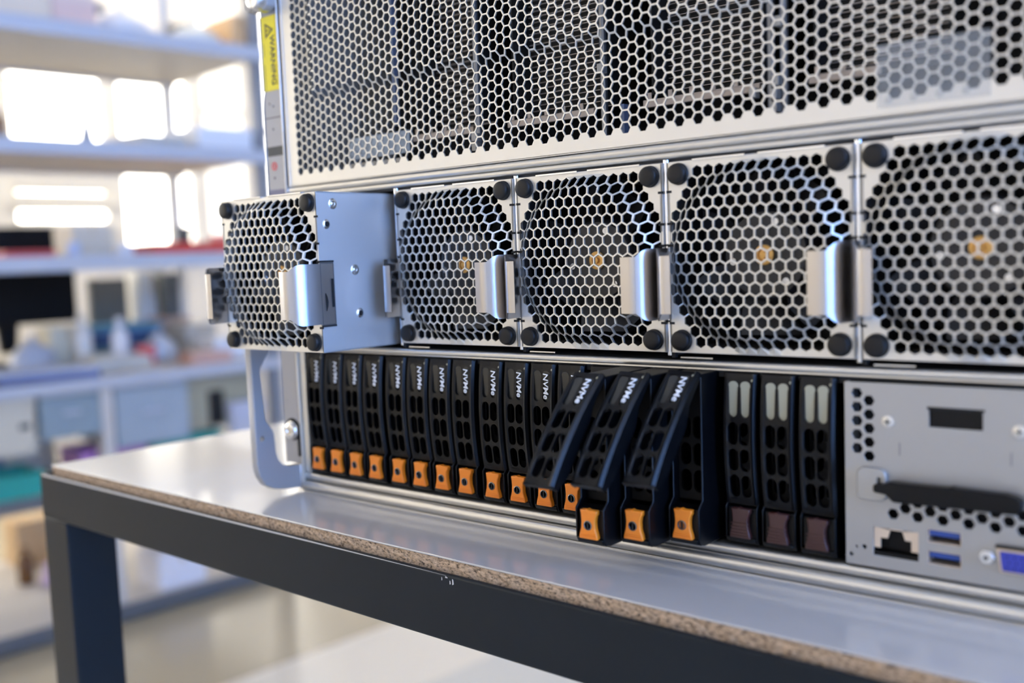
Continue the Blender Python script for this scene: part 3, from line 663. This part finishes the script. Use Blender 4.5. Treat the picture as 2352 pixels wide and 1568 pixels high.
# ============================================================ FAN MODULES
FW = 86.2; FZ = (95.3 + 181.4) / 2; FH = 86.1
def dome(x, z):
    r = math.hypot(x, z); k = min(max((41.6 - r) / 7.6, 0), 1); k = k * k * (3 - 2 * k) * .6 + k * .4
    return -6.6 * k
ROWN = {0: 15, 1: 16, 2: 15, 3: 16, 4: 15, 5: 14, 6: 13, 7: 12, 8: 11}
def fan_module():
    F_ = empty('fan_module')
    def fh(i, j, X, Z):
        n_ = ROWN.get(abs(j)); return n_ is not None and abs(X) < n_ * 5.42 / 2 - .1
    hexsheet(-42.2, 42.2, -42.4, 42.4, 0, 0, 5.42, True, fh, dome, 2.72, 1.0).build('fan_grille', M['zinc'], F_)
    # case: side, top and bottom sheets
    hw = 42.4
    for sg in (1, -1):
        x0, x1 = sorted((sg * hw, sg * (hw - .9)))
        hol = [ngon(-7.0 + 13.0, 25.5, 1.6, 14), ngon(26.5, -23, 1.6, 14)]
        sp = holed('side_sheet', [(0, -42.4), (88, -42.4), (88, 42.4), (0, 42.4)], [[(y_ * 1, z_) for y_, z_ in h] for h in hol], .9, M['zinc_side'], F_, 'x', sg * (hw - .45))
        for (y_, z_, hole_) in ((11.2, 36.3, 0), (6.0, 25.5, 1), (24.5, .8, 0), (26.5, -23, 1)):
            pr = [(2.6, 0), (2.6, .15), (1.9, .75), (1.5, .8), (1.45, .1)] if hole_ else [(2.9, 0), (2.6, .25), (1.5, .35), (1.3, -.1), (.9, .25), (.2, .3)]
            MB().lathe((sg * hw, y_, z_), 'x', [(r, sg * h) for r, h in pr], 18).build('rivet', M['bright'] if not hole_ else M['bright'], sp, smooth=True)
            if hole_: MB().cyl((sg * hw, y_, z_), 'x', 1.4, sg * .05, sg * .5, 12).build('rivet_hole', M['void'], sp)
    MB().box(-hw, hw, .3, 88, 42.0, 42.6).build('top_sheet', M['zinc_side'], F_)
    MB().box(-hw, hw, .3, 88, -42.6, -42.0).build('bottom_sheet', M['zinc_side'], F_)
    for a, b in ((-29, -4), (2, 31)): MB().box(a, b, -.9, 2, 42.3, 43.0).build('top_lip', M['bright'], F_)
    nm = MB()
    for sg in (1, -1):
        for z in (29.5, 15.3, 5.6, -29.3):
            a, b = sorted((sg * 42.6, sg * 40.0)); nm.box(a, b, -.15, .6, z - .55, z + .55)
    nm.build('edge_notch', M['void'], F_)
    for sg in (1, -1):
        a, b = sorted((sg * 41.3, sg * 41.0)); MB().box(a, b, -.1, .3, 6, 30).build('edge_crease', M['steel_dark'], F_)
    # rubber feet
    for sx in (1, -1):
        for sz in (1, -1):
            MB().lathe((sx * 36.15, 0, sz * 37.0), 'y', [(4.9, .2), (4.9, -.5), (4.55, -.9), (4.6, -2.4), (4.3, -3.2), (3.6, -3.6), (2.2, -3.75), (.3, -3.8)], 26).build('rubber_bumper', M['rubber'], F_, smooth=True)
    # spring latches on both sides
    for sg in (1, -1):
        pr = [(42.75, 8.6), (42.75, 1), (42.2, -8), (41.3, -12.2), (39.9, -14.4), (38.6, -15.6), (37.4, -16.9), (36.4, -17.5), (34.4, -17.6), (32.6, -17.3), (31.8, -17.2)]
        if sg > 0: pr[-1] = (29.6, -16.9)
        pr = [(sg * x, y) for x, y in pr]
        def z0(i): return -27.5 if i < 4 else (-26.8 if i == 4 else (-25.4 if i == 5 else -24.0))
        def z1(i): return 4.6 if i < 4 else (3.9 if i == 4 else (2.6 if i == 5 else 1.2))
        lt = MB().strip(pr, z0, z1, .55 * (1 if sg < 0 else -1)).build('spring_latch', M['polish'], F_, smooth=True, shade=60)
        a, b = sorted((sg * 42.4, sg * 42.72)); o1 = MB().box(a, b, 0, 9.4, -28.4, 5.6).build('latch_recess', M['steel_dark'], lt)
        a, b = sorted((sg * 42.8, sg * 43.35))
        MB().box(a, b, 7.2, 8.4, -18.5, -3.4).build('latch_slot', M['void'], lt)
        cr = [(2.6, -11), (3.6, -13), (4.1, -15.5), (3.8, -18), (2.9, -20.4)]
        MB().prism(cr, 'x', sg * 42.8, sg * 43.4).build('latch_notch', M['void'], lt)
        a, b = sorted((sg * 42.3, sg * 43.0)); MB().box(a, b, -.3, 9.4, 5.4, 6.3).build('latch_gap', M['void'], lt); MB().box(a, b, -.3, 9.4, -28.9, -28.0).build('latch_gap', M['void'], lt)
    # rotor behind the mesh
    MB().box(-40, 40, 34, 36, -40, 40).build('fan_back', M['void'], F_)
    ringo = MB()
    for i in range(32):
        a0, a1 = 2 * math.pi * i / 32, 2 * math.pi * (i + 1) / 32
        ringo.add([(38 * math.cos(a), y, 38 * math.sin(a)) for a in (a0, a1) for y in (4, 30)], [(0, 1, 3, 2)])
    ringo.build('fan_shroud', M['plastic_in'], F_, smooth=True)
    rt = MB().lathe((0, 0, 0), 'y', [(20, 30), (20, 11), (18.5, 9), (9, 8.6), (8.4, 8.7)], 32).build('fan_hub', M['fanblade'], F_, smooth=True)
    for k in range(7):
        b = MB(); a = 2 * math.pi * k / 7; vs = []
        for r in (19, 26, 33, 37.5):
            for e, yy in ((-.30, 12), (.25, 26)):
                aa = a + e * (1.2 if r > 25 else .9) + (r - 19) * .012; vs.append((r * math.cos(aa), yy, r * math.sin(aa)))
        b.add(vs, [(2 * i, 2 * i + 1, 2 * i + 3, 2 * i + 2) for i in range(3)]); b.build('fan_blade', M['fanblade'], rt, smooth=True)
    MB().lathe((0, 0, 0), 'y', [(4.4, 9), (4.4, 7.6), (3.8, 7.2), (2.6, 7.2), (2.4, 8), (1.6, 8), (1.4, 6.6), (.2, 6.4)], 24).build('brass_bearing', M['gold'], rt, smooth=True)
    for a in (70, 190, 310): MB().cyl((15 * math.cos(rad(a)), 0, 15 * math.sin(rad(a))), 'y', 1.6, 8.2, 9, 10).build('hub_screw', M['bright'], rt)
    return F_
F0 = fan_module()
FLAB = ['fan module slid partly out of its bay, leftmost, its side sheet showing',
        'fan module fully seated directly right of the pulled-out one',
        'fan module in the middle of the row, third from the left',
        'fan module fourth from the left, beside the rightmost one',
        'rightmost fan module, cut off by the right edge of the picture']
for k in range(5):
    o = F0 if k == 0 else copy_tree(F0)
    o.location = Vector((87 * k + 43.5, -.9, FZ + .6)) * MM
    tag(o, FLAB[k], 'fan module', 'fan modules in the middle row')
    if k == 0: o.location = Vector((43.5 - 5.0, -51.6, FZ - .5)) * MM

# ============================================================ DRIVE CARRIERS
def lev_y(x, z):
    k = (z - 31) / 57.0
    y = -1.0 - 2.6 * math.sin(math.pi * min(max(k, 0), 1)) ** .8 if 0 < k < 1 else -1.0
    e = min(x - .2, 15.8 - x)
    if e < 1.0: y += (1 - e) * .9
    elif e < 2.2: y -= .55
    return y
def drive(blank, lettered=True):
    D = empty('drive_carrier')
    # body: side walls, top, bottom, inner vented plate
    prof = [(4, 12.6), (-1.2, 13.4), (-2.6, 16), (-2.8, 29.5), (-.6, 31.5), (1.2, 33), (1.6, 84), (1.6, 88.2), (105, 88.2), (105, 12.6)]
    b = MB()
    for x in (.35, 14.75): b.prism(prof, 'x', x, x + .9)
    b.box(.4, 15.6, 1.6, 105, 87.2, 88.2).box(.4, 15.6, 2, 105, 12.6, 13.4)
    b.box(.4, 15.6, 60, 61, 13, 88)
    body = b.build('carrier_body', M['plastic'], D, bev=.35, seg=2)
    cells = [(1.25, 14.75, 31.5, 34, None), (1.25, 14.75, 69.5, 87.2, None)]
    for z in (34, 46, 58):
        for c0, c1 in ((1.25, 8), (8, 14.75)): cells.append((c0, c1, z, z + (12 if z < 58 else 11.5), ((c0 + .9, c1 - .5) if c0 < 5 else (c0 + .5, c1 - .9)) + (z + 1, z + 11)))
    slotplate(MB(), cells, lambda x, z: 6.4, 1.5).build('vent_plate', M['plastic_in'], D)
    # chin under the release latch
    ch_ = MB().prism([(4, 12.8), (-1.6, 13.6), (-3.0, 15.4), (-3.0, 16.2), (-1.4, 16.6), (-1.0, 29), (3.5, 30.5)], 'x', 1.2, 14.8).build('carrier_chin', M['plastic'], D, bev=.3)
    # lever: own pivot at the top
    lv = bpy.data.objects.new('ejector_lever', None)
    cells = []
    T = 88.2
    for x0, x1 in ((.2, 1.2), (1.2, 2.4), (13.6, 14.8), (14.8, 15.8)):
        for z in range(31, 88, 4): cells.append((x0, x1, z, min(z + 4, T) if z < 84 else T, None))
    cols = ((2.4, 8.0), (8.0, 13.6))
    for c0, c1 in cols:
        cells.append((c0, c1, 31, 33, None)); cells.append((c0, c1, 85.6, T, None))
        for z in (33, 44.6, 56.2):
            cells.append((c0, c1, z, z + 11.6, (c0 + .35 + (.0 if c0 > 5 else .2), c1 - .35 - (.2 if c0 > 5 else 0), z + .9, z + 10.9)))
    for c0, c1 in cols:
        cells.append((c0, c1, 67.8, 85.6, (c0 + .75, c1 - .75, 69.3, 84.6)))
    mb = slotplate(MB(), cells, lev_y, 1.7)
    # flanges down both sides
    side = []
    for x0, x1 in ((.2, .9), (15.1, 15.8)):
        zs = [31 + i * (T - 31) / 14 for i in range(15)]
        pf = [(lev_y(.2, z), z) for z in zs] + [(1.5, T), (1.5, 72), (5.2, 64), (5.6, 40), (3.0, 31)]
        mb.prism(pf, 'x', x0, x1)
    mb.box(.3, 15.7, -1.0, 1.5, 30.6, 31.2).box(.3, 15.7, -.9, 1.5, T - .5, T)
    fn = lambda x, y, z: (x - 8, y - 1.5, z - 87)
    lever = mb.build('ejector_lever', M['plastic'], D, smooth=True, fn=fn, shade=38)
    lever.location = Vector((8, 1.5, 87)) * MM
    for c0, c1 in cols:
        pm = 'pipe_pale' if blank else ('pipe_dark')
        pl = [(x, z) for x, z in rrect(c0 + .5, c1 - .5, 69, 84.9, 2)]
        MB().prism(pl, 'y', -2.0, -1.2).build('light_pipe', M[pm], lever, fn=lambda x, y, z: fn(x, y, z))
    if not blank:
        place_text('printed_letters', 'NVMe', 4.3, M['white_print'], lever, 10.9, -3.35, 77.2, bold=.035, th=.12, sx=1.16, slant=.12,
                   fn=lambda x, y, z: fn(x, y + .2 * abs(z - 73) / 8, z))
    MB().cyl((14.0, 0, 85.4), 'y', .6, -1.8, -.8, 8).build('pivot_pin', M['pipe_pale'], lever, fn=fn)
    # release latch
    lt = [(-4.1, 29.2), (-1.2, 29.3), (-.6, 29.9), (.6, 29.3), (4.7, 29.3), (4.7, 27.6), (3.9, 26.4), (3.5, 24), (3.6, 21), (4.5, 18.2), (4.8, 16.1), (-5.0, 16.1), (-4.8, 17.8), (-3.8, 21), (-3.5, 24), (-3.7, 27)]
    la = MB().prism([(8 + x, z) for x, z in lt], 'y', -4.1, -1.2).build('release_latch', M['maroon' if blank else 'orange'], D, bev=.45)
    rg = MB()
    for z in ((17.2, 18.1) if not blank else (17, 18.2, 19.6, 21, 22.6)): rg.box(3.8, 12.2, -4.45, -4, z, z + .45)
    rg.build('latch_ridge', M['maroon' if blank else 'orange'], la, bev=.12)
    if not blank:
        s_ = MB().lathe((8, -4.1, 22.4), 'y', [(2.15, 0), (2.15, -.25), (1.8, -.4), (1.6, .05)], 18).build('latch_screw', M['screw'], la, smooth=True)
        MB().box(7.6, 8.4, -4.35, -4.0, 20.9, 23.9).build('screw_slot', M['void'], la)
    return D, lever
proto, _ = drive(False); blankp, _ = drive(True)
first = {False: proto, True: blankp}; usedp = {False: False, True: False}
ORD = ['first', 'second', 'third', 'fourth', 'fifth', 'sixth', 'seventh', 'eighth', 'ninth', 'tenth', 'eleventh', 'twelfth', 'thirteenth']
PULL = {13: (38.0, 43), 14: (28.5, 43), 15: (16.0, 43)}
for k in range(19):
    bl = k > 15
    if usedp[bl]: o = copy_tree(first[bl])
    else: o = first[bl]; usedp[bl] = True
    d = 0; ang = 0
    if k in PULL: d, ang = PULL[k]
    x = 3 + 71.3 * (k // 4) + 17.3 * (k % 4)
    o.location = Vector((x, -d, 0 if d == 0 else .6)) * MM
    for ch_ in o.children:
        if ch_.name.startswith('ejector_lever'): ch_.rotation_euler = (rad(-ang), 0, 0)
    if k < 12: lb = 'closed black drive carrier with orange latch, %s from the left end of the row' % ORD[k]; g = 'closed drive carriers with orange latches'
    elif k == 12: lb = 'closed black drive carrier half hidden behind the leftmost raised lever'; g = 'closed drive carriers with orange latches'
    elif k < 16:
        lb = ['black drive carrier pulled out farthest, its lever swung open, leftmost of three', 'middle of the three pulled-out drive carriers with open levers', 'rightmost of the three pulled-out drive carriers, beside the maroon-latched blanks'][k - 13]; g = 'pulled-out drive carriers'
    else:
        lb = ['black drive blank with maroon latch, next to the pulled-out drives', 'black drive blank with maroon latch, middle one of three', 'black drive blank with maroon latch, beside the grey port panel'][k - 16]; g = 'drive blanks with maroon latches'
    tag(o, lb, 'drive', g)

# ============================================================ PORT PANEL
PN = empty('port_panel', (342.6, -1.4, 12.6), 0, 'grey metal control panel with network, USB and video ports at lower right', 'panel')
W_, H_ = 93.5, 74.6
def L(x, z): return (x - 342.6, z - 12.6)
holes = []
for k in range(5):
    holes.append(ngon(*L(347.45, 82.8 - 5.58 * k), 2.35)); holes.append(ngon(*L(352.2, 80.0 - 5.58 * k), 2.35))
for k in range(8):
    x = 361.5 + 9.35 * k
    if x < 431: holes.append(ngon(*L(x, 35.4), 2.35))
    if k and x < 431: holes.append(ngon(*L(x, 41.0), 2.35))
    if x + 4.7 < 431: holes.append(ngon(*L(x + 4.68, 38.2), 2.35))
def rc(x0, x1, z0, z1): a = L(x0, z0); b = L(x1, z1); return [(a[0], a[1]), (b[0], a[1]), (b[0], b[1]), (a[0], b[1])]
holes += [rc(353.6, 371.2, 17.6, 29.2), rc(374.5, 387.0, 25.9, 31.4), rc(374.5, 387.0, 17.4, 22.9), rc(375.2, 394.6, 71.2, 78.4), ngon(*L(346.9, 20), .55, 10), ngon(*L(350, 20.4), 1.0, 12), ngon(*L(344.6, 16.6), .9, 12)]
holed('face_plate', [(0, 0), (W_, 0), (W_, H_), (0, H_)], holes, 1.2, M['plate'], PN, 'y', .2)
MB().box(-.3, .9, -.3, 40, 0, H_).build('panel_flange', M['plate'], PN, bev=.2)
MB().box(0, W_, 12, 14, 0, H_).build('panel_backing', M['void'], PN)
MB().box(-.5, W_, 1.2, 12, -1.0, -.4).build('panel_gap', M['void'], PN)
def P(x, z): return L(x, z)
# network jack
x, z = L(353.6, 17.6)
nj = MB().box(x, x + 17.6, 6, 7, z, z + 11.6).build('network_port', M['void'], PN)
MB().box(x, x + 17.6, .3, 7, z, z + 1.7).build('jack_floor', M['plastic'], nj)
for a, b, m_ in (([(0, 3.2), (2.6, 3.2), (2.6, 7.4), (5.4, 7.4), (6.4, 10.8), (0, 11.6)], 0, 'cream_metal'), ([(17.6, 3.2), (14.6, 3.2), (14.6, 7.4), (12.2, 7.4), (11.2, 10.8), (17.6, 11.6)], 0, 'cream_metal')):
    MB().prism([(x + p, z + q_) for p, q_ in a], 'y', .5, 1.4).build('jack_shield', M[m_], nj)
MB().box(x + 6.2, x + 11.4, .5, 1.2, z + 10.9, z + 11.6).build('jack_shield', M['cream_metal'], nj)
for zz in (25.9, 17.4):
    x, z = L(374.5, zz)
    u_ = MB().box(x, x + 12.5, 6, 7, z, z + 5.5).build('usb_port', M['void'], PN)
    MB().box(x + .5, x + 12.1, .6, 6, z + 2.9, z + 5.1).build('port_tongue', M['usb_blue'], u_)
    f_ = MB(); f_.box(x, x + 12.5, .1, 6, z, z + .4).box(x, x + 12.5, .1, 6, z + 5.2, z + 5.5).box(x, x + .4, .1, 6, z, z + 5.5).box(x + 12.1, x + 12.5, .1, 6, z, z + 5.5)
    f_.build('port_shell', M['cream_metal'], u_)
x, z = L(400.2, 19.2)
vg = MB().prism([(x + .6, z), (x + 17, z), (x + 18.4, z + 9.2), (x - .6, z + 9.2)], 'y', -2.4, .2).build('video_port', M['cream_metal'], PN, bev=.5)
MB().prism([(x + 1.6, z + .8), (x + 16, z + .8), (x + 17.2, z + 8.2), (x + .6, z + 8.2)], 'y', -3.0, -2.3).build('port_face', M['vga_blue'], vg, bev=.4)
MB().box(x - .8, x + 18.4, -2.6, -1.6, z + 9.2, z + 10.2).build('port_shadow_lip', M['plastic'], vg)
pi = MB()
for r in range(3):
    for k in range(5): pi.cyl((x + 3.4 + 2.5 * k + (.6 if r == 1 else 0), 0, z + 2.4 + 2 * r), 'y', .38, -3.08, -2.9, 8)
pi.build('pin_hole', M['void'], vg)
for xx in (396.4, 423):
    a, b = L(xx, 24.2)
    j = MB().prism(ngon(a, b, 2.9, 6), 'y', -2.6, 0).build('jack_screw', M['bright'], PN, bev=.3)
    MB().cyl((a, 0, b), 'y', 1.5, -3.6, -2.5, 14).build('screw_boss', M['bright'], j); MB().cyl((a, 0, b), 'y', .8, -3.65, -3.5, 10).build('screw_bore', M['void'], j)
# screws, marks, covered slot
for xx, zz in ((359.7, 72.1), (407, 72)):
    a, b = L(xx, zz)
    s_ = MB().lathe((a, -.4, b), 'y', [(2.5, .2), (2.4, -.25), (1.6, -.6), (.2, -.7)], 20).build('panel_screw', M['zinc'], PN, smooth=True)
    MB().box(a - 1.2, a + 1.2, -1.14, -.9, b - .25, b + .25).box(a - .25, a + .25, -1.14, -.9, b - 1.2, b + 1.2).build('screw_cross', M['void'], s_)
    MB().lathe((a, -.42, b), 'y', [(3.9, .05), (3.9, -.03)], 24).build('screw_dimple', M['plate'], s_)
for xx in (364.2, 404.3):
    a, b = L(xx, 61.6); MB().box(a - .3, a + .3, -.5, -.35, b - 2.6, b + 2.6).build('scribe_mark', M['steel_dark'], PN)
a, b = L(375.2, 71.2); bz = MB().box(a, a + 19.4, 1.0, 2.0, b, b + 7.2).build('slot_cover', M['plastic'], PN)
MB().box(a - .6, a + 20, -.9, 1, b + 6.9, b + 7.9).build('slot_lip', M['void'], bz, bev=.3)
# metal staple and black release bar
a0, b0 = L(348.4, 40.8); a1, b1 = L(359.2, 52.9)
cl = holed('metal_hasp', rrect(a0, a1, b0, b1, 2.4), [rrect(a1 - 3.4, a1 - 1.2, b0 + 2.6, b1 - 2.6, .8)], 2.2, M['plate'], PN, 'y', -1.4, bev=.5)
bar = [(355.8, 44.8), (355.8, 47.9), (359.6, 48.2), (362.6, 49.6), (376, 49.6), (384, 49.9), (385, 50.4), (386.6, 49.9), (404, 49.7), (407.5, 49), (409.6, 47.6), (409.4, 44.0), (407.4, 42.4), (368, 41.6), (363.4, 41.6), (360.8, 44.2)]
MB().prism([L(*p) for p in bar], 'y', -7.2, -2.0).build('release_bar', M['plastic'], PN, bev=.9, seg=3)
